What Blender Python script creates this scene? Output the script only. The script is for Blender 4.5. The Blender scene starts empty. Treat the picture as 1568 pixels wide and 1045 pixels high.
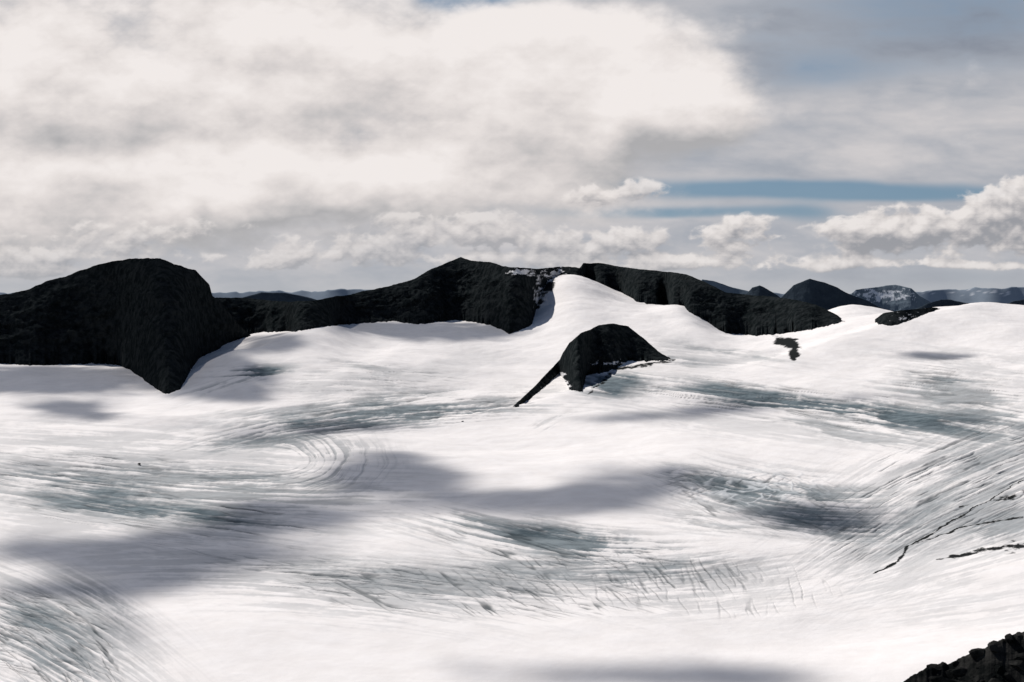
import bpy, math, numpy as np
from mathutils import Vector
rng=np.random.default_rng(7)
f32=np.float32
# 1 unit = 100 m. survey frame: lens 50 mm, eye at origin
F=2178.0; CX=784.0; CY=522.5
P=math.atan(70.5/F); cp,sp=math.cos(P),math.sin(P)
def ae(px,py):
    X=(np.asarray(px,float)-CX)/F; Y=(CY-np.asarray(py,float))/F
    d=cp+Y*sp
    return X/d,(Y*cp-sp)/d
def pxpy(a,e):
    d=cp-e*sp
    return CX+F*a/d, CY-F*(sp+e*cp)/d
_perm=rng.permutation(512).astype(np.int32); _perm=np.concatenate([_perm,_perm,_perm])
_ang=rng.random(512)*2*np.pi; _gx=np.cos(_ang).astype(f32); _gy=np.sin(_ang).astype(f32)
def perlin(x,y):
    x=np.asarray(x,f32); y=np.asarray(y,f32)
    fx_=np.floor(x); fy_=np.floor(y)
    xi=fx_.astype(np.int32)&511; yi=fy_.astype(np.int32)&511
    xf=x-fx_; yf=y-fy_
    u=xf*xf*xf*(xf*(xf*6-15)+10); v=yf*yf*yf*(yf*(yf*6-15)+10)
    pa=_perm[xi]; pb=_perm[(xi+1)&511]; yj=(yi+1)&511
    def g(h,fx,fy): return _gx[h]*fx+_gy[h]*fy
    n00=g(_perm[pa+yi],xf,yf); n10=g(_perm[pb+yi],xf-1,yf); n01=g(_perm[pa+yj],xf,yf-1); n11=g(_perm[pb+yj],xf-1,yf-1)
    a=n00+(n10-n00)*u; b=n01+(n11-n01)*u
    return (a+(b-a)*v)*f32(1.5)
def fbm(x,y,o=5,r=0.5,ridge=False,billow=False):
    s=0;a=1;t=0
    for i in range(o):
        n=perlin(x*2**i+17.3*i,y*2**i-9.1*i)
        if ridge: n=1-2*np.abs(n)
        if billow: n=2*np.abs(n)-0.5
        s=s+a*n;t+=a;a*=r
    return s/t
def sstep(x,a,b):
    t=np.clip((x-a)/(b-a),0,1); return t*t*(3-2*t)
def pchip(x,Y,xi):
    h=np.diff(x)[:,None]; d=np.diff(Y,axis=0)/h
    m=np.zeros_like(Y)
    w1=2*h[1:]+h[:-1]; w2=h[1:]+2*h[:-1]
    with np.errstate(divide='ignore',invalid='ignore'):
        hm=(w1+w2)/(w1/d[:-1]+w2/d[1:])
    m[1:-1]=np.where(d[:-1]*d[1:]>0,hm,0); m[0]=d[0]; m[-1]=d[-1]
    xi=np.clip(xi,x[0],x[-1]); k=np.clip(np.searchsorted(x,xi)-1,0,len(x)-2)
    t=((xi-x[k])/(x[k+1]-x[k]))[:,None]; hh=h[k]
    return (2*t**3-3*t**2+1)*Y[k]+(t**3-2*t**2+t)*hh*m[k]+(-2*t**3+3*t**2)*Y[k+1]+(t**3-t**2)*hh*m[k+1]
# ---------- glacier relief table
D=np.array([13,18.5,22,27,34,43,53,63,73,83,93,103,112,120,140,180.])
cols={
-900:[1290,1035,940,848,764,698,650,612,578,552,535,520,512,508,505,505],
0:[1290,1040,944,852,769,702,654,616,583,556,540,530,525,520,515,515],
200:[1290,1041,946,854,771,704,655,618,588,562,545,530,525,520,515,515],
260:[1290,1041,946,854,771,704,655,616,586,562,540,525,520,515,512,512],
330:[1290,1041,946,855,771,704,654,612,577,546,524,512,508,505,505,505],
400:[1290,1042,947,855,771,704,653,608,567,530,509,503,502,502,502,502],
490:[1290,1042,947,855,771,703,653,608,560,519,499,496,498,500,500,500],
560:[1290,1042,947,855,771,703,653,610,571,537,512,494,490,490,495,495],
700:[1290,1042,947,855,770,702,654,614,577,542,511,489,482,480,490,490],
790:[1290,1042,947,854,769,700,651,614,578,543,511,484,464,446,470,490],
840:[1290,1042,946,853,766,696,645,607,574,538,500,462,432,420,450,480],
880:[1290,1042,945,851,763,692,640,602,569,530,488,446,424,412,440,480],
930:[1290,1041,944,850,762,690,637,592,557,524,490,462,448,440,450,480],
1000:[1290,1041,943,849,761,689,634,588,550,519,492,468,465,465,470,490],
1050:[1290,1040,942,848,760,688,632,586,550,522,492,465,470,480,490,495],
1120:[1290,1038,940,846,758,687,631,586,552,529,515,506,505,503,500,500],
1200:[1290,1035,937,843,755,684,628,581,541,515,511,508,506,504,500,500],
1300:[1290,1030,931,837,750,679,622,570,520,490,488,482,473,466,470,490],
1400:[1290,1022,924,830,743,671,611,556,508,478,482,485,485,485,485,490],
1490:[1290,1015,917,823,736,661,598,543,496,467,475,480,482,485,485,490],
1568:[1290,1008,910,816,728,652,588,534,491,470,476,480,482,485,485,490],
2400:[1290,985,885,790,700,625,560,510,475,460,468,475,480,485,485,490]}
cpx=np.array(sorted(cols)); tab=np.array([cols[c] for c in cpx],float)
ca,_=ae(cpx,np.full(len(cpx),500.)); _,te=ae(np.zeros_like(tab),tab)
NA,NY=1400,1400
ag=np.concatenate([np.linspace(-0.8,-0.385,70,endpoint=False),np.linspace(-0.385,0.385,NA-140,endpoint=False),np.linspace(0.385,0.8,70)])
yt=np.exp(np.linspace(math.log(13),math.log(180),6000)); cg_=-18.5/yt+0.30*np.log(yt)
yg=np.interp(np.linspace(cg_[0],cg_[-1],NY),cg_,yt)
e1=pchip(np.log(D),te.T.copy(),np.log(yg))
E=pchip(ca,e1.T.copy(),ag).T
def blur(Z,s,ax):
    k=np.arange(-3*s,3*s+1); w=np.exp(-k**2/(2*s*s)); w/=w.sum()
    Zp=np.pad(Z,[(3*s,3*s) if i==ax else (0,0) for i in range(2)],mode='edge')
    out=np.zeros_like(Z)
    for i,wi in enumerate(w):
        sl=[slice(None)]*2; sl[ax]=slice(i,i+Z.shape[ax]); out+=wi*Zp[tuple(sl)]
    return out
E=blur(blur(E,12,0),14,1)
A2,Y2=np.meshgrid(ag,yg); X2=A2*Y2; Z2=E*Y2
far=np.clip((Y2-50)/40,0,1)
# snow domes and swells (crest line, half-width, height)
def crest(pts,w,h):
    global Z2
    q=[]
    for (x,y) in pts:
        a,e=ae(x,y); i=int(np.searchsorted(ag,a)); j=int(np.argmax(E[:,i]>=e)); q.append((a*yg[j],yg[j]))
    (x0,y0),(x1,y1)=q; dx,dy=x1-x0,y1-y0; L2=dx*dx+dy*dy
    t_=((X2-x0)*dx+(Y2-y0)*dy)/L2; tc=np.clip(t_,0,1); n_=((X2-x0)*dy-(Y2-y0)*dx)/math.sqrt(L2)
    along=np.hypot(X2-x0-tc*dx,Y2-y0-tc*dy); along=np.sqrt(np.maximum(along**2-n_**2,0))
    side=np.where(n_>0,w*0.6,w*1.5)
    Z2=Z2+h*np.exp(-(n_/side)**2-(along/(w*2))**2)
crest([(520,512),(385,548)],2.0,0.45); crest([(640,530),(560,575)],2.6,0.3); crest([(880,606),(760,640)],1.8,0.35); crest([(1040,478),(1080,520)],2.4,0.35)
crest([(1480,480),(1260,540)],3.2,0.4); crest([(380,600),(360,560)],1.6,0.35); crest([(960,650),(1060,690)],2.2,0.22); crest([(120,640),(260,650)],2.0,0.25)
Z2+=0.26*fbm(X2/9,Y2/11,3)+0.05*fbm(X2/3+40,Y2/4.4,3)*(1+far)
Z2+=0.12*fbm((X2+0.4*Y2)/4+9,(Y2-0.4*X2)/14,3)*(1+0.6*far)
E=Z2/Y2
PX,PY=pxpy(A2,E)
PX=PX.astype(f32);PY=PY.astype(f32);X2=X2.astype(f32);Y2=Y2.astype(f32)
def find_y(px,py):
    a,e=ae(px,py)
    i=int(np.clip(np.searchsorted(ag,a),0,len(ag)-1)); col=E[:,i]
    j=np.argmax(col>=e)
    if col[j]<e: j=int(np.argmax(col))
    if j==0: return yg[0]
    t=(e-col[j-1])/(col[j]-col[j-1]+1e-9); return yg[j-1]+(yg[j]-yg[j-1])*np.clip(t,0,1)
def terr_z(x,y):
    i=np.clip(np.searchsorted(ag,x/y),0,len(ag)-1); j=np.clip(np.searchsorted(yg,y),0,NY-1)
    return Z2[j,i]
def grid_obj(name,X,Y,Z,mat,attrs={},smooth=True):
    n,m=X.shape
    me=bpy.data.meshes.new(name)
    co=np.stack([X,Y,Z],-1).reshape(-1,3).astype(np.float32)
    idx=np.arange(n*m).reshape(n,m)
    q=np.stack([idx[:-1,:-1],idx[:-1,1:],idx[1:,1:],idx[1:,:-1]],-1).reshape(-1,4).astype(np.int32)
    me.vertices.add(len(co)); me.vertices.foreach_set('co',co.ravel())
    me.loops.add(q.size); me.loops.foreach_set('vertex_index',q.ravel())
    me.polygons.add(len(q)); me.polygons.foreach_set('loop_start',(np.arange(len(q))*4).astype(np.int32))
    me.polygons.foreach_set('use_smooth',np.full(len(q),smooth))
    me.update(calc_edges=True)
    for k,v in attrs.items():
        if v.ndim==3:
            at=me.attributes.new(k,'FLOAT_VECTOR','POINT'); at.data.foreach_set('vector',v.reshape(-1).astype(np.float32))
        else:
            at=me.attributes.new(k,'FLOAT','POINT'); at.data.foreach_set('value',v.reshape(-1).astype(np.float32))
    me.materials.append(mat)
    ob=bpy.data.objects.new(name,me); bpy.context.collection.objects.link(ob)
    return ob
class NT:
    def __init__(s,nt): s.nt=nt; nt.nodes.clear()
    def n(s,t,**k):
        nd=s.nt.nodes.new(t)
        for a,b in k.items(): setattr(nd,a,b)
        return nd
    def link(s,a,b):
        if isinstance(a,bpy.types.NodeSocket): s.nt.links.new(a,b)
        else: b.default_value=a
    def m(s,op,a,b=None,c=None,clamp=False):
        nd=s.n('ShaderNodeMath',operation=op,use_clamp=clamp)
        for i,v in enumerate((a,b,c)):
            if v is not None: s.link(v,nd.inputs[i])
        return nd.outputs[0]
    def mr(s,x,a,b,c=0.,d=1.,smooth=True):
        nd=s.n('ShaderNodeMapRange',interpolation_type='SMOOTHSTEP' if smooth else 'LINEAR')
        for i,v in enumerate((x,a,b,c,d)): s.link(v,nd.inputs[i])
        return nd.outputs[0]
    def noise(s,vec,scale,detail=5,rough=0.5,dist=0.):
        nd=s.n('ShaderNodeTexNoise'); s.link(vec,nd.inputs['Vector'])
        nd.inputs['Scale'].default_value=scale; nd.inputs['Detail'].default_value=detail
        nd.inputs['Roughness'].default_value=rough; nd.inputs['Distortion'].default_value=dist
        return nd.outputs['Fac']
    def mix(s,f,a,b):
        nd=s.n('ShaderNodeMix',data_type='RGBA'); s.link(f,nd.inputs[0]); s.link(a,nd.inputs[6]); s.link(b,nd.inputs[7]); return nd.outputs[2]
    def attr(s,name,vec=False):
        nd=s.n('ShaderNodeAttribute',attribute_name=name); return nd.outputs['Vector' if vec else 'Fac']
def newmat(name):
    m=bpy.data.materials.new(name); m.use_nodes=True; return m,NT(m.node_tree)
def C(r,g,b): return (r,g,b,1.)
# ---------- ice fabric
ice=np.zeros_like(PX); firn=np.zeros_like(PX); crk=np.zeros_like(PX)
WX=PX+44*fbm(X2/5,Y2/7,5,.55); WY=PY+13*fbm(X2/4+50,Y2/6+3,5,.55)
BL=fbm(X2/3+5,Y2/5,5,.55)
def patch(cx,cy,rx,ry,rot,curv,amp,fv=5.2,fu=200.,kind='ice',p=1.0,seed=0.,warp=3.):
    c,s=math.cos(math.radians(rot)),math.sin(math.radians(rot))
    rx*=1.06; ry*=1.08
    x=WX-cx; y=WY-cy; m=np.exp(-(((x*c+y*s)/rx)**2+((-x*s+y*c)/ry)**2)**p)
    sel=m>0.03; m=m[sel]
    x=PX[sel]-cx; y=PY[sel]-cy; u=x*c+y*s; v=-x*s+y*c; v=v-curv*u*u
    v=v+warp*fbm(u/110+seed,v/60+seed,3)
    lo=fbm(u/(fu*.5)+seed,v/(fv*4)+seed*2,4,0.6)
    hi=fbm(u/fu+seed,v/fv+seed*2,2,0.8)
    gr=fbm(u/14+seed,v/6,3,.7)
    s_=0.75*lo+0.85*hi+0.28*gr+0.45*BL[sel]
    val=np.clip(m*1.3,0,1)*amp*sstep(s_+(m-0.5)*0.5,-0.24,0.26)
    T=ice if kind=='ice' else firn
    T[sel]=1-(1-T[sel])*(1-np.clip(val,0,1))
L=[ #cx,cy,rx,ry,rot,curv,amp
(620,632,200,20,-5,.0002,.85),(450,655,120,20,-9,.0004,.7),(520,622,150,14,-6,.0002,.55),
(280,742,300,34,4,-.0001,.6),(230,778,170,18,7,-.0002,.8),(110,738,110,18,8,0,.7),(330,790,120,16,5,0,.6),(120,765,120,16,8,0,.5),
(70,985,115,60,28,.0006,.65),(150,925,60,26,30,.0006,.5),(30,940,90,20,14,.0006,.5),
(870,832,190,24,7,-.0003,.85),(780,805,120,14,9,-.0004,.65),(650,888,260,24,5,.0002,.45),(1010,872,180,22,-5,-.0002,.45),(860,870,160,20,2,-.0003,.5),
(1220,616,210,18,6,0,1.),(1380,640,170,20,9,0,.9),(1130,604,110,9,6,0,.8),(1460,602,110,16,5,0,.6),(1520,640,90,20,10,0,.65),(1440,577,60,10,4,0,.7),(1300,660,120,12,10,0,.45),
(1200,765,140,38,8,-.0006,.8),(1270,806,110,20,4,-.0004,.7),(1110,735,100,18,8,0,.7),(1080,800,90,16,6,-.0003,.4),
(1470,765,150,46,-26,.0003,.4),(1500,700,120,30,-18,.0002,.35),(1540,800,60,30,-20,0,.55),(1400,800,70,22,-35,0,.3),
(378,567,46,9,-3,0,1.),(335,590,60,12,-20,0,.5),(940,588,50,17,10,.0,.9),(1130,540,80,6,7,0,.45),(1020,552,70,8,5,0,.5),(545,575,70,14,2,.0005,.3),(840,650,40,5,-30,0,.25),(560,560,60,5,6,.0006,.35)]
for i,l in enumerate(L): patch(*l,seed=i*3.71)
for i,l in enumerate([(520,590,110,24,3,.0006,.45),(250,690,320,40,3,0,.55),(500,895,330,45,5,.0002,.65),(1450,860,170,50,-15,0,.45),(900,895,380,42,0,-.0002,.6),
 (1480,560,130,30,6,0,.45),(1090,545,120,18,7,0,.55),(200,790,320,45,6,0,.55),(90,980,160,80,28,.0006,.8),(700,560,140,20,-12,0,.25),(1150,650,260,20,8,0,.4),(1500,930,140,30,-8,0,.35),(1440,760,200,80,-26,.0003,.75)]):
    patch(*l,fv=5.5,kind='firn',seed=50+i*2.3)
tx,ty=430.,704.
ux=np.maximum(PX-tx,0)*0.62; vy=np.where(PY<ty,(ty-PY)*1.15,(PY-ty)*1.35)
vv=np.hypot(ux,vy)+9*fbm(PX/90,PY/50,3)
m=np.exp(-(((PX-420)/160)**2+((PY-706)/48)**2)**2)*sstep(vv,8,26)
s_=fbm(PX/260,vv/5.4,3,0.75)*1.3+0.6*BL+.2*fbm(PX/12,PY/5,2)
firn=1-(1-firn)*(1-np.clip(m*.75*sstep(s_,-0.1,0.4),0,1)); ice=1-(1-ice)*(1-np.clip(m*.4*sstep(s_+0.3*BL,0.05,0.4),0,1))
def crackzone(cx,cy,rx,ry,rot,lrot,amp,fv,fu,seed,curv=0.,wd=.13):
    c,s=math.cos(math.radians(rot)),math.sin(math.radians(rot))
    x=WX-cx; y=WY-cy; m=np.exp(-(((x*c+y*s)/rx)**2+((-x*s+y*c)/ry)**2)**1.5)
    sel=m>0.03; m=m[sel]; c,s=math.cos(math.radians(lrot)),math.sin(math.radians(lrot))
    x=PX[sel]-cx; y=(PY[sel]-cy)*1.6; u=x*c+y*s; v=-x*s+y*c; v=v-curv*u*u
    v=v+7*fbm(u/130+seed,v/130,3)+1.8*fbm(u/16,v/16+seed,2)
    n=perlin(u/fu+seed*3,v/fv+seed)+0.2*perlin(u/fu*2.5+seed,v/fv*2.1)
    l=1-np.abs(n)/wd; brk=sstep(fbm(u/70+seed,v/22+9,3),-0.15,0.12)
    val=np.clip(l*1.3,0,1)*brk*sstep(m,0.1,0.6)*amp*(0.8+0.6*fbm(u/30,v/30,2))
    crk[sel]=np.maximum(crk[sel],val)
crackzone(690,900,320,38,4,14,.9,12,330,1.1,.0003); crackzone(720,905,260,34,2,46,.85,13,190,2.9,.0006); crackzone(930,885,230,36,0,58,.8,14,150,2.2,.0005); crackzone(860,838,180,30,6,24,1.,10,200,3.3,-.0004)
crackzone(70,980,125,70,20,52,1.,11,240,4.4,.0012); crackzone(70,980,120,66,20,20,.8,10,240,14.4,.0008); crackzone(1180,770,150,46,6,36,.6,13,120,5.5); crackzone(1440,750,190,74,-22,-36,.9,11,360,6.6,.0003)
crackzone(250,785,220,30,4,14,1.,8,300,7.7); crackzone(620,632,200,26,-5,-7,.9,8,300,8.8,.0002); crackzone(1260,625,270,30,6,10,.9,8,300,9.9); crackzone(1080,900,200,40,0,74,.45,15,110,10.1)
crackzone(1130,745,120,28,5,-30,.6,13,110,11.2); crackzone(120,720,200,34,4,9,.9,8,300,12.2); crackzone(1480,590,120,36,6,8,.7,8,300,13.2); crackzone(560,590,140,26,-4,4,.5,8,260,15.2,.0005); crackzone(400,860,160,30,8,16,.45,10,260,16.2)
def seg(pts,w,jx=10,jy=7):
    best=np.full(PX.shape,1e9,f32)
    qx=PX+jx*fbm(X2/1.2,Y2/1.6+8,5,.6); qy=PY+jy*fbm(X2/1.2+30,Y2/1.6,5,.6)
    for (x0,y0,w0),(x1,y1,w1) in zip(pts[:-1],pts[1:]):
        dx,dy=x1-x0,y1-y0; tt=np.clip(((qx-x0)*dx+(qy-y0)*dy)/(dx*dx+dy*dy),0,1)
        d=np.hypot(qx-x0-tt*dx,(qy-y0-tt*dy)*1.3)/(w0+(w1-w0)*tt); best=np.minimum(best,d)
    return np.exp(-(best/w)**2)
deb=0.9*seg([(1335,876,1),(1372,862,3),(1388,838,3),(1420,820,2),(1480,785,1.5),(1568,735,1.2),(1700,690,2)],1.0)
deb=np.maximum(deb,0.7*seg([(1395,835,1.5),(1470,808,1.5),(1568,790,3.5),(1700,770,5)],1.0))
deb=np.maximum(deb,0.7*seg([(1430,858,2),(1500,845,6),(1568,832,12),(1700,820,12)],1.0,14,8))
deb=np.maximum(deb,0.5*seg([(1470,775,2),(1530,765,5),(1568,755,7),(1700,740,12)],1.0,14,8))
deb=np.maximum(deb,1.1*seg([(1192,523,9),(1210,524,10),(1217,533,9),(1215,548,5)],1.1,8,5))
deb=np.maximum(deb,0.65*seg([(855,418,5),(838,440,7),(822,470,4)],1.4,8,6))
deb=np.maximum(deb,0.65*seg([(900,602,2),(940,566,4),(1000,556,3),(1030,552,2)],1.2,8,5))
dn=fbm(PX/26,PY/9,5,0.65)
debf=sstep(deb+dn*1.0,0.38,0.62)*sstep(deb,0.08,0.25)
import itertools
def worley(x,y):
    xi=np.floor(x).astype(np.int32); yi=np.floor(y).astype(np.int32); d1=np.full(x.shape,9.,f32);d2=np.full(x.shape,9.,f32)
    for i,j in itertools.product((-1,0,1),(-1,0,1)):
        h=_perm[_perm[(xi+i)&511]+((yi+j)&511)]; px_=xi+i+0.5+0.45*_gx[h]; py_=yi+j+0.5+0.45*_gy[h]
        d=np.hypot(x-px_,y-py_); d2=np.minimum(d2,np.maximum(d1,d)); d1=np.minimum(d1,d)
    return d2-d1
m=np.exp(-((((WX-1150)/115)**2+((WY-748)/30)**2))**1.5); sel=m>0.03
nw=worley(X2[sel]*1.3+0.9*fbm(X2[sel],Y2[sel]/2,3),Y2[sel]*0.55+0.9*fbm(X2[sel]+9,Y2[sel]/2,3)); net=np.zeros_like(PX); net[sel]=0.8*m[sel]*sstep(nw,0.16,0.02)
H=0.0009*Y2*(-1.2*ice-1.0*crk+0.8*net-0.5*firn)+0.0009*Y2*0.25*fbm(X2*2,Y2*1.6,4,.6)
Zg=Z2+H
gm,t=newmat('snow_and_ice')
pos=t.n('ShaderNodeNewGeometry').outputs['Position']
msk=t.attr('fabric',True); s1=t.n('ShaderNodeSeparateXYZ'); t.link(msk,s1.inputs[0]); a_ice,a_firn,a_crk=s1.outputs[:3]
nz=t.noise(pos,1.6,6,0.65)
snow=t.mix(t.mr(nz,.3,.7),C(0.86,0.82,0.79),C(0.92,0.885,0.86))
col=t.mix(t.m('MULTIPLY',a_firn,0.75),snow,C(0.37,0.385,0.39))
icec=t.mix(t.mr(nz,0.3,0.7),C(0.09,0.118,0.132),C(0.20,0.242,0.26))
col=t.mix(t.m('MULTIPLY',a_ice,1.08,clamp=True),col,icec)
col=t.mix(t.attr('net'),col,C(0.62,0.64,0.65))
col=t.mix(t.m('MULTIPLY',a_crk,0.88,clamp=True),col,C(0.05,0.065,0.072))
col=t.mix(t.attr('debris'),col,C(0.022,0.024,0.024))
bp=t.n('ShaderNodeBump'); bp.inputs['Strength'].default_value=0.6; bp.inputs['Distance'].default_value=0.025; t.link(nz,bp.inputs['Height'])
bs=t.n('ShaderNodeBsdfDiffuse'); t.link(col,bs.inputs['Color']); t.link(bp.outputs[0],bs.inputs['Normal'])
t.link(bs.outputs[0],t.n('ShaderNodeOutputMaterial').inputs[0])
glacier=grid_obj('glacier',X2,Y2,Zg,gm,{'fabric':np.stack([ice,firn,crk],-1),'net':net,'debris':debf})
# ---------- rock
def rockmat(name,c1,c2,snowc=None,sc=1.0,bump=0.4):
    m,t=newmat(name); pos=t.n('ShaderNodeNewGeometry').outputs['Position']
    k=t.noise(pos,2.0*sc,8,0.72)
    col=t.mix(t.mr(k,0.40,0.62),C(*c1),C(*c2))
    col=t.mix(t.attr('snow'),col,C(*(snowc or (0.8,0.79,0.79))))
    bp=t.n('ShaderNodeBump'); bp.inputs['Strength'].default_value=0.8; bp.inputs['Distance'].default_value=bump; t.link(k,bp.inputs['Height'])
    bs=t.n('ShaderNodeBsdfDiffuse'); t.link(col,bs.inputs['Color']); t.link(bp.outputs[0],bs.inputs['Normal'])
    t.link(bs.outputs[0],t.n('ShaderNodeOutputMaterial').inputs[0]); return m
rock=rockmat('dark_gneiss',(0.008,0.0110,0.0120),(0.027,0.031,0.032),bump=0.14)
def box(v,k,it=2):
    for _ in range(it): v=np.convolve(np.pad(v,k,mode='edge'),np.ones(2*k+1)/(2*k+1),'valid')
    return v
def ridge(name,sil,foot,mat,depth=8,back=14,n=500,nt=150,jag=1.2,amp=0.5,fs=2.2,snow=None,yfix=None,footz=None,prof=1.0,drop=None,jfreq=1.0,sthr=0.5,ks=45,fj=3.2):
    sil=np.array(sil,float); px=np.linspace(sil[0,0],sil[-1,0],n)
    pys=np.interp(px,sil[:,0],sil[:,1])
    a,_=ae(px,np.full(n,480.))
    if yfix is None:
        ft=np.array(foot,float); pf=np.interp(px,ft[:,0],ft[:,1])
        pj=pf+fj*fbm(px/12,px*0+3,5,0.62)
        yj=np.array([find_y(x,y) for x,y in zip(px,pj)]); zj=terr_z(a*yj,yj)
        yf=box(np.array([find_y(x,y) for x,y in zip(px,pf)]),8)
        dd=np.interp(px,[q[0] for q in depth],[q[1] for q in depth]) if isinstance(depth,list) else np.full(n,float(depth))
        yr=np.maximum(box(yf+dd,ks),yf+0.4); yr=box(yr,6)
        zf=box(terr_z(a*yf,yf),4)
    else:
        yr=np.full(n,float(yfix))+fbm(px/120,px*0,2)*yfix*0.03; yf=yr-depth; zf=np.full(n,float(footz)); yj=yf; zj=zf
    _,e0=ae(px,pys); _,es=ae(px,pys-jag*fbm(px/22*jfreq,px*0+7.7,6,0.62)); zr=e0*yr; zjr=(es-e0)*yr
    zf=np.minimum(zf,zr)
    T=np.concatenate([np.linspace(-0.12,1,nt),np.linspace(1.02,2,nt//3)])[:,None]
    tf=np.clip(T,-1,1); tb=np.clip(T-1,0,1); tp=np.clip(T,0,1)
    kf=np.exp(-tp*9); kr=np.exp(-(1-tp)*9)*np.exp(-tb*9)
    yy=yf+(yr-yf)*tf+back*tb+(yj-yf)*kf
    g=np.where(tf>0,tp**prof,tf)
    hh=(zr-zf); base=zf+hh*g+(zj-zf)*kf*(zj<zr)+zjr*kr
    zdrop=(drop if drop is not None else 7.0)
    zz=base-tb**1.1*zdrop
    zz=np.where(T<0,zf+(zj-zf)*kf+T*6*np.maximum(hh,1)*0.5-0.02,zz)
    XX=a[None,:]*yy
    win=np.clip(np.sin(np.pi*tp),0,1)*np.minimum(hh/2.5,1)
    nn=fbm((XX+0.5*zz)/fs,(zz*1.5+0.4*yy)/fs,6,0.58,ridge=True)-0.3
    zz=zz+amp*nn*(win+tb)
    yy=yy-amp*1.1*(fbm((XX-0.6*zz)/(fs*1.3)+5,(zz*1.2)/fs+9,5,0.58,ridge=True)-0.3)*win
    XX=a[None,:]*yy
    at={'snow':np.zeros_like(zz)}
    if snow is not None:
        pxx,pyy=pxpy(XX/yy,zz/yy)
        s=0
        for (cx,cy,rx,ry,am) in snow: s=s+am*np.exp(-(((pxx-cx)/rx)**2+((pyy-cy)/ry)**2))
        q=fbm(pxx/9,pyy/5,5,.65)*1.1
        at['snow']=sstep(s+q,sthr,sthr+.12)*sstep(s,0.04,0.2)
    return grid_obj(name,XX,yy,zz,mat,at)
ridge('mountain',[(-900,440),(-500,400),(-250,440),(-100,462),(0,452),(40,445),(75,430),(110,420),(150,405),(190,397),(246,395),(266,405),(300,414),(314,428),(321,436),(325,452),(345,470),(365,497),(384,514)],
 [(-900,560),(0,557),(50,560),(150,557),(185,560),(215,578),(235,594),(252,604),(275,597),(290,570),(305,548),(330,537),(352,524),(384,514)],rock,depth=[(-900,6),(0,6),(250,8),(384,2)],n=900,amp=0.6,fs=2.2,jag=2.8)
ridge('mountain',[(310,456),(375,456),(430,462),(480,461),(540,450),(600,437),(630,430),(660,412),(690,400),(705,394),(722,400),(750,402),(770,408),(800,410),(830,412),(860,408),(880,409),(892,412)],
 [(310,530),(330,525),(370,514),(400,509),(460,507),(500,500),(560,495),(600,492),(640,497),(700,490),(740,496),(765,503),(780,512),(800,505),(815,496),(820,478),(826,455),(835,435),(850,420),(868,414),(892,414)],rock,
 depth=[(310,4),(500,4),(700,8),(815,5),(884,1)],n=1000,amp=0.6,fs=2.2,jag=2.4,snow=[(797,417,20,5,1.),(850,422,22,12,.7),(824,450,9,24,.6)],ks=25)
ridge('mountain',[(886,412),(889,409),(893,403),(920,403),(960,410),(1000,414),(1050,420),(1080,432),(1110,448),(1150,452),(1180,454),(1220,460),(1250,467),(1280,482),(1296,492)],
 [(886,413),(893,414),(905,420),(930,437),(955,450),(975,462),(1000,467),(1045,466),(1055,478),(1080,492),(1110,511),(1160,514),(1200,511),(1240,505),(1296,492)],rock,
 depth=[(888,2),(950,5),(1100,6),(1250,5),(1296,2)],n=800,amp=0.45,fs=2.2,jag=1.6,ks=35)
ridge('rock_nunatak',[(782,625),(800,609),(815,595),(830,580),(846,563),(857,551),(862,540),(872,525),(890,510),(918,498),(940,495),(962,500),(985,517),(1008,538),(1030,551)],
 [(782,627),(800,618),(815,608),(830,596),(846,582),(856,572),(864,580),(872,596),(892,599),(898,574),(925,570),(945,563),(962,553),(1000,553),(1030,552)],rock,
 depth=[(788,.8),(850,2),(880,4),(940,4.5),(1030,2)],back=9,n=700,amp=0.35,fs=1.2,jag=2.2,drop=4,snow=[(858,576,7,6,1.2),(868,590,6,5,.9),(950,556,50,5,.5),(838,596,10,4,.6)],ks=30,fj=4.5)
ridge('rock_band',[(1340,489),(1352,480),(1375,476),(1400,474),(1425,471),(1440,471)],[(1340,490),(1345,497),(1365,499),(1385,494),(1400,488),(1425,478),(1440,473)],rock,depth=1.5,back=4,n=200,nt=60,amp=0.1,fs=1,jag=1.,drop=2,snow=[(1385,486,30,8,.35)],ks=10)
# ---------- distant country: aerial haze painted into the base colours
far1=rockmat('distant_rock_blue_haze',(0.036,0.048,0.062),(0.050,0.066,0.082),snowc=(0.5,0.54,0.6),sc=0.12,bump=.6)
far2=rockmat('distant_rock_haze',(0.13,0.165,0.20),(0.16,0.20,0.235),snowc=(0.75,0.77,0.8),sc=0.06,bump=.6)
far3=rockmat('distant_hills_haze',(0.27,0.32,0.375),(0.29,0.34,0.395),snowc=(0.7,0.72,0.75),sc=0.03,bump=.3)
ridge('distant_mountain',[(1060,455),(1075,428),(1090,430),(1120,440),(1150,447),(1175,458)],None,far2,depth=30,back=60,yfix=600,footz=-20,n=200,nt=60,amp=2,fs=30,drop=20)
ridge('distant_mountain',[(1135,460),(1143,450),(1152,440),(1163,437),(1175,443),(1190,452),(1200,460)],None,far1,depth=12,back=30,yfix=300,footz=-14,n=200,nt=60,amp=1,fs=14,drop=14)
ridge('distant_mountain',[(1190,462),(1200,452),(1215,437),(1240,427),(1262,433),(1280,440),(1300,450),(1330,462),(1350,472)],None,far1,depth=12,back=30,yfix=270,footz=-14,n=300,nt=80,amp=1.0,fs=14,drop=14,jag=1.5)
ridge('distant_mountain',[(1285,466),(1297,455),(1310,444),(1340,440),(1370,436),(1395,442),(1408,453),(1430,466),(1450,472)],None,far2,depth=20,back=40,yfix=400,footz=-18,n=300,nt=80,amp=1.6,fs=18,drop=18,snow=[(1350,452,55,11,.62)],sthr=.42)
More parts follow.
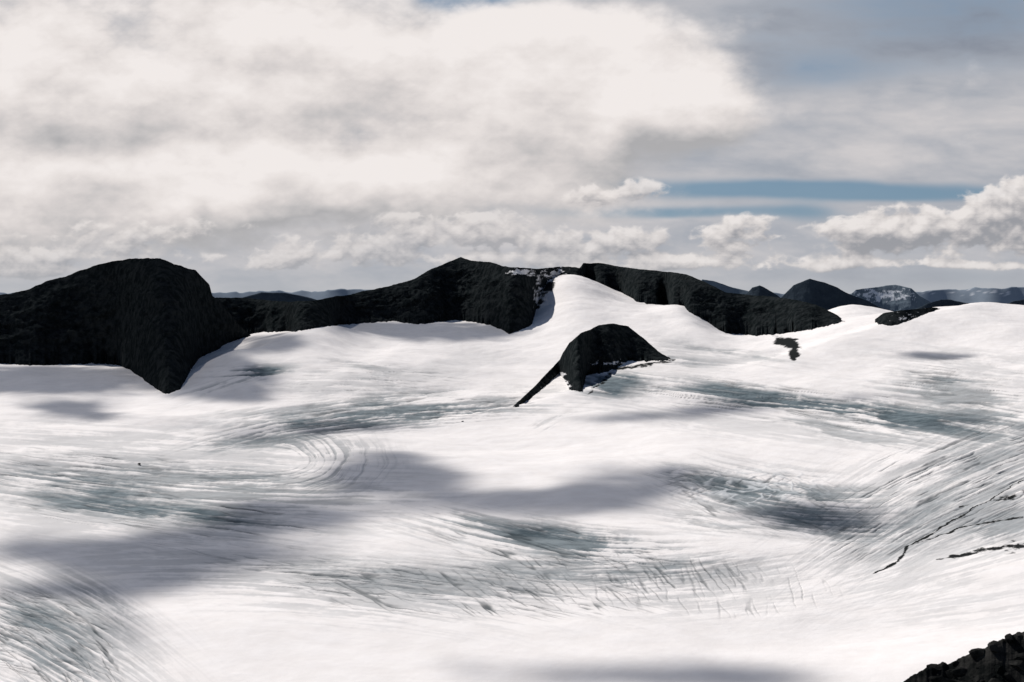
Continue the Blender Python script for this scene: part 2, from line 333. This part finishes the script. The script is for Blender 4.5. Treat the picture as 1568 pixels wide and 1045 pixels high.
ridge('distant_mountain',[(1400,474),(1420,465),(1440,459),(1455,459),(1480,464),(1530,470),(1550,462),(1580,456),(1700,440),(1900,470)],None,far1,depth=10,back=30,yfix=220,footz=-10,n=400,nt=60,amp=.4,fs=10,drop=14)
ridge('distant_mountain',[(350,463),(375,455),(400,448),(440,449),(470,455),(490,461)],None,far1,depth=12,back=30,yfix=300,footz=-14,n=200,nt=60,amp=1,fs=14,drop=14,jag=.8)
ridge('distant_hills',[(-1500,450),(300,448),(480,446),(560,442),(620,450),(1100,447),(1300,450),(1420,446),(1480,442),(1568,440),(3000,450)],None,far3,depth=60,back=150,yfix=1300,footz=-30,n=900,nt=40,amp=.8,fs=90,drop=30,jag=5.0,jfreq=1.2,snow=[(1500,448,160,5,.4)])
xs=np.linspace(-4000,4000,60); ys=np.concatenate([np.linspace(150,600,30),np.linspace(700,4000,30)])
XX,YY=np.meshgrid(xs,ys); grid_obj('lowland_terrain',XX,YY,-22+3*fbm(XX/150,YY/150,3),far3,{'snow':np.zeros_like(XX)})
# ---------- boulders
import bmesh
bm=bmesh.new(); bmesh.ops.create_icosphere(bm,subdivisions=2,radius=1); IV=np.array([x.co[:] for x in bm.verts]); IF=[[a.index for a in q.verts] for q in bm.faces]; bm.free()
def rocks(name,items,mat):
    V=[];Fc=[];o=0
    for (x,y,z,s) in items:
        v=IV.copy()
        for k in range(9):
            d=rng.normal(size=3); d/=np.linalg.norm(d); h=0.45+0.4*rng.random()
            pr=v@d; v=v-np.outer(np.maximum(pr-h,0),d)
        v=v*np.array([1,0.8,0.6])*(0.7+0.6*rng.random(3)); th=rng.random()*6.28
        R=np.array([[math.cos(th),-math.sin(th),0],[math.sin(th),math.cos(th),0],[0,0,1]])
        V.append(v@R.T*s+np.array([x,y,z])); Fc+= [[i+o for i in f] for f in IF]; o+=len(v)
    me=bpy.data.meshes.new(name); me.from_pydata(np.concatenate(V).tolist(),[],Fc); me.materials.append(mat)
    ob=bpy.data.objects.new(name,me); bpy.context.collection.objects.link(ob); return ob
nearrock=rockmat('near_rock',(0.006,0.007,0.007),(0.035,0.034,0.032),sc=7,bump=0.01)
fo=ridge('rocky_outcrop',[(1365,1075),(1385,1046),(1405,1032),(1440,1017),(1450,1013),(1457,1019),(1480,1006),(1510,993),(1540,980),(1568,968),(1700,930),(2000,900),(2400,900)],None,nearrock,depth=1.4,back=1.2,yfix=2.4,footz=-1.3,n=900,nt=200,amp=0.03,fs=0.08,jag=5,drop=1.8,jfreq=1.6)
me=fo.data; co=np.empty(len(me.vertices)*3,np.float32); me.vertices.foreach_get('co',co); co=co.reshape(-1,3)
sel=co[rng.choice(len(co),4200)]; sel=sel[(sel[:,1]<2.6)]
ob=rocks('boulders',[(c[0],c[1],c[2]-0.003,0.005+0.020*rng.random()**3) for c in sel],nearrock); ob.parent=fo
its=[]
for px,py,s in [(213,711,.07),(708,646,.07)]:
    a,_=ae(px,py); y=find_y(px,py); x=a*y; its.append((float(x),float(y),float(terr_z(x,y)),s))
rocks('glacier_boulders',its,rock)
# ---------- sun
EL=math.radians(36); AZ=math.radians(-28)
S=Vector((math.sin(AZ)*math.cos(EL),math.cos(AZ)*math.cos(EL),math.sin(EL)))
sl=bpy.data.lights.new('sun','SUN'); sl.energy=5.0; sl.angle=math.radians(0.5); sl.color=(1.0,0.958,0.918)
so=bpy.data.objects.new('sun',sl); so.rotation_euler=S.to_track_quat('Z','Y').to_euler(); so.location=(0,0,60); bpy.context.collection.objects.link(so)
# ---------- added cloud sheet above the view, shaped to cast cloud and mountain shade
ZC=42.0
cm,t=newmat('shade_cloud_mat')
al=t.attr('shade_cover')
tr=t.n('ShaderNodeBsdfTransparent'); df=t.n('ShaderNodeBsdfTranslucent'); df.inputs[0].default_value=C(0.8,0.8,0.8)
mx=t.n('ShaderNodeMixShader'); t.link(al,mx.inputs[0]); t.link(tr.outputs[0],mx.inputs[1]); t.link(df.outputs[0],mx.inputs[2])
t.link(mx.outputs[0],t.n('ShaderNodeOutputMaterial').inputs[0])
shade_patches=[(75,845,85,26,1.),(280,835,190,34,.95),(450,785,135,30,.9),(600,720,110,32,1.),(230,885,150,20,.6),(900,765,120,22,.6),(1000,735,110,26,.85),(720,770,130,24,.7),
 (980,1035,190,22,1.),(1130,1042,140,20,.8),(110,628,80,16,.9),(20,710,90,16,.3),(1300,610,280,16,.4),(1440,545,65,6,1.),(950,640,100,11,.5),(1080,630,100,15,.6),(90,905,130,14,.9),(200,960,34,50,.6),
 (700,1020,60,20,.4),(1450,650,140,20,.4),(1250,790,130,34,.75),(1170,540,60,8,.3),(690,508,115,15,1.2),(560,503,60,11,.9),(430,524,60,13,1.),(860,815,180,22,.4),(560,650,150,16,.4),(345,558,66,30,1.),(40,582,260,20,1.6),(350,600,80,18,.9),(430,665,120,18,.4),(1100,500,60,10,.4)]  # spots where the sheet's shade should land, including below the mountains
cx=np.linspace(-130,60,560); cy=np.linspace(50,185,560); CXX,CYY=np.meshgrid(cx,cy)
zs=np.full_like(CXX,-4.5)
for _ in range(3):
    k=(ZC-zs)/S.z; gx=CXX-S.x*k; gy=CYY-S.y*k
    gyc=np.clip(gy,13.5,175); zs=terr_z(gx*gyc/np.maximum(gy,1),gyc)
k=(ZC-zs)/S.z; gx=CXX-S.x*k; gy=np.maximum(CYY-S.y*k,8)
qx,qy=pxpy(gx/gy,zs/gy)
nearf=np.clip((qy-540)/120,0.35,1)
qx=qx+50*nearf*fbm(gx/4,gy/6,6,.6); qy=qy+18*nearf*fbm(gx/4+9,gy/6,6,.6)
den=0
for (x0,y0,rx,ry,am) in shade_patches: den=den+am*np.exp(-(((qx-x0)/rx)**2+((qy-y0)/ry)**2))
edge=np.clip((CXX+130)/12,0,1)*np.clip((60-CXX)/12,0,1)*np.clip((CYY-50)/8,0,1)*np.clip((185-CYY)/8,0,1)
den=sstep(den*(1+0.9*fbm(gx/2.5,gy/4,5,.6)),0.16,0.76)*0.82*edge
shade_cloud_sheet=grid_obj('shade_cloud_sheet',CXX,CYY,ZC+0*CXX,cm,{'shade_cover':den})
# ---------- sky: far cloud bank ring (0-26 deg), transparent where blue shows; Nishita air behind
azs=np.concatenate([np.linspace(-180,-22,110,endpoint=False),np.linspace(-22,22,1250,endpoint=False),np.linspace(22,180,110)])
els=np.concatenate([np.linspace(-1.5,12.6,560,endpoint=False),np.linspace(12.6,26,50)])
AZG,ELG=np.meshgrid(azs,els)
U=784+F*np.tan(np.radians(np.clip(AZG,-60,60)))+np.sign(AZG)*np.maximum(np.abs(AZG)-60,0)*60
aa=np.tan(np.radians(np.clip(AZG,-60,60))); ee=np.tan(np.radians(ELG))*np.sqrt(1+np.minimum(aa,0.5)**2)
V=CY-F*(sp+ee*cp)/(cp-ee*sp)
w1=fbm(U/260,V/150,5,.55); w2_=fbm(U/260+31,V/150+7,5,.55)
def field(lst,u,v,p=1.0):
    s=0
    for (x,y,rx,ry,am) in lst: s=s+am*np.exp(-((((u-x)/rx)**2+((v-y)/ry)**2))**p)
    return s
def big(u,v):
    uu=u+100*w1; vv=v+60*w2_
    g=field([(350,120,520,170,1.0),(900,125,250,125,1.0),(640,285,340,70,.95),(150,320,330,80,.95),(1060,170,110,60,.7),(-300,150,400,250,1.),(500,-200,500,150,.9)],uu,vv,1.4)
    n=fbm(u/260,v/150,8,.54)+0.32*fbm(u/110+3,v/70,6,.58,billow=True)
    return g+0.75*n
def cum(u,v):
    g=field([(1440,350,150,36,1.15),(1545,310,70,40,.85),(1320,365,60,26,.8),(1130,362,65,28,.95),(905,368,110,26,.9),(740,362,100,24,.75),(610,372,100,26,.8),(480,385,90,22,.6),(40,405,85,22,.95),(170,360,110,26,.55),(330,350,90,20,.5),(400,405,60,14,.5),(1320,405,120,10,.5),(1100,402,140,12,.55),(1500,410,110,8,.45),(920,292,120,22,.65),(830,405,240,12,.6),(230,400,130,18,.5),(680,335,120,18,.5),(1900,330,300,60,.8),(-300,360,300,40,.8)],u+30*w1,v+16*w2_)
    n=fbm(u/80,v/48,3,.55)*0.8-0.55*fbm(u/46+11,v/30,6,.58,billow=True)+0.1
    return g*1.05+1.0*n*np.clip(g*2.2,0,1)
D0=big(U,V); D1=big(U-30,V-46)
Cc=cum(U,V); C1=cum(U-5,V-13)
blue=field([(1230,291,290,15,1.3),(1440,300,160,10,.45),(1500,10,330,90,.55),(1240,110,130,40,.4),(715,-5,75,24,1.7),(150,292,110,8,.7),(30,165,50,18,.4),(860,278,90,7,.9),(940,325,150,10,.6),(1230,330,60,18,.6),(1110,325,130,10,.6),(1460,430,180,22,.3)],U+60*w1,V+7*w2_)
st=fbm(U/330+.5*w1,(V+0.04*U)/48,4,.52)
st2=fbm(U/140+9+.4*w1,(V-0.06*U)/50,7,.58)
bl=sstep(blue+0.22*st+0.26*st2,0.14,1.0)
veil_b=0.51+0.12*st+0.19*st2+field([(1350,185,330,45,.09),(1400,245,300,20,.08),(1500,90,200,50,-.10),(1350,20,330,70,-.13),(1160,90,60,60,-.10),(1400,425,300,22,-.12),(300,330,500,60,.12),(800,340,350,40,.06)],U,V)
def lerp(a,b,f): return a*(1-f[...,None])+b*f[...,None]
def ramp(f,st_):
    xs_=[q[0] for q in st_]; return np.stack([np.interp(f,xs_,[q[1][i] for q in st_]) for i in range(3)],-1)
R_veil=[(0.2,(.22,.25,.31)),(0.45,(.40,.42,.465)),(0.65,(.60,.58,.59)),(0.85,(.75,.71,.70))]
colr=ramp(veil_b,R_veil)
colr=lerp(colr,np.array([.125,.235,.36]),bl*0.9); bl=bl*0.3
Am=sstep(D0,0.20,0.90)
shb=0.71+0.62*(D0-D1)+0.08*np.clip(D0-0.8,-1,1)+field([(420,90,340,80,.11),(1000,120,110,60,.13),(690,285,130,40,.12),(240,215,130,50,-.12),(60,210,60,50,-.06),(560,215,160,22,-.05),(880,230,160,22,-.06),(60,60,100,70,.02),(100,330,200,30,.05),(500,350,300,30,-.03)],U+60*w1,V+30*w2_)
R_big=[(0.25,(.42,.415,.425)),(0.45,(.55,.53,.53)),(0.62,(.67,.63,.62)),(0.8,(.79,.74,.72)),(1.0,(.88,.83,.81))]
colr=lerp(colr,ramp(shb,R_big),Am)
bl=bl*(1-Am*0.97)
Ac=sstep(Cc,0.40,0.74)
shc=0.58+0.80*(Cc-C1)-0.22*np.clip(Cc-0.8,0,1.2)+0.1*(1-sstep(Cc,.42,.75))
R_c=[(0.2,(.31,.315,.34)),(0.42,(.45,.435,.445)),(0.6,(.60,.57,.565)),(0.8,(.74,.695,.675)),(1.0,(.86,.81,.785))]
softc=0.62+0.28*sstep(U,700,1150)
colr=lerp(colr,ramp(shc,R_c),Ac*softc); bl=bl*(1-Ac*0.95)
hz=np.clip(np.exp(-np.clip(ELG,0,90)/0.7)*0.75,0,1)
colr=lerp(colr,np.array([.50,.51,.53]),hz); bl=bl*(1-hz)
fade=sstep(ELG,13.5,25.)
alpha=(1-bl)*(1-fade)
am_,t=newmat('cloud_bank')
em=t.n('ShaderNodeEmission'); t.link(t.attr('tint',True),em.inputs[0]); em.inputs[1].default_value=1.0
tr=t.n('ShaderNodeBsdfTransparent'); mx=t.n('ShaderNodeMixShader'); t.link(t.attr('cover'),mx.inputs[0]); t.link(tr.outputs[0],mx.inputs[1]); t.link(em.outputs[0],mx.inputs[2])
t.link(mx.outputs[0],t.n('ShaderNodeOutputMaterial').inputs[0])
try: am_.cycles.emission_sampling='NONE'
except Exception as ex: print(ex)
R0=4300.
ar,er=np.radians(AZG),np.radians(ELG)
grid_obj('sky',R0*np.sin(ar),R0*np.cos(ar),R0*np.tan(er),am_,{'tint':colr,'cover':alpha})
w=bpy.data.worlds.new('World'); bpy.context.scene.world=w; w.use_nodes=True
t=NT(w.node_tree)
sky=t.n('ShaderNodeTexSky',sky_type='NISHITA',sun_disc=False,sun_elevation=EL,sun_rotation=AZ,air_density=1.0,dust_density=0.3,ozone_density=2.0,altitude=1800)
b1=t.n('ShaderNodeBackground'); t.link(sky.outputs[0],b1.inputs[0]); b1.inputs[1].default_value=0.055
t.link(b1.outputs[0],t.n('ShaderNodeOutputWorld').inputs[0])
# ---------- camera
cd_=bpy.data.cameras.new('camera'); cd_.lens=50.0; cd_.sensor_width=36; cd_.clip_start=0.05; cd_.clip_end=9000
cam=bpy.data.objects.new('camera',cd_); cam.rotation_euler=(math.pi/2-P,0,0); bpy.context.collection.objects.link(cam)
sc=bpy.context.scene; sc.camera=cam
sc.view_settings.view_transform='Standard'; sc.view_settings.look='None'; sc.view_settings.exposure=0; sc.view_settings.gamma=1
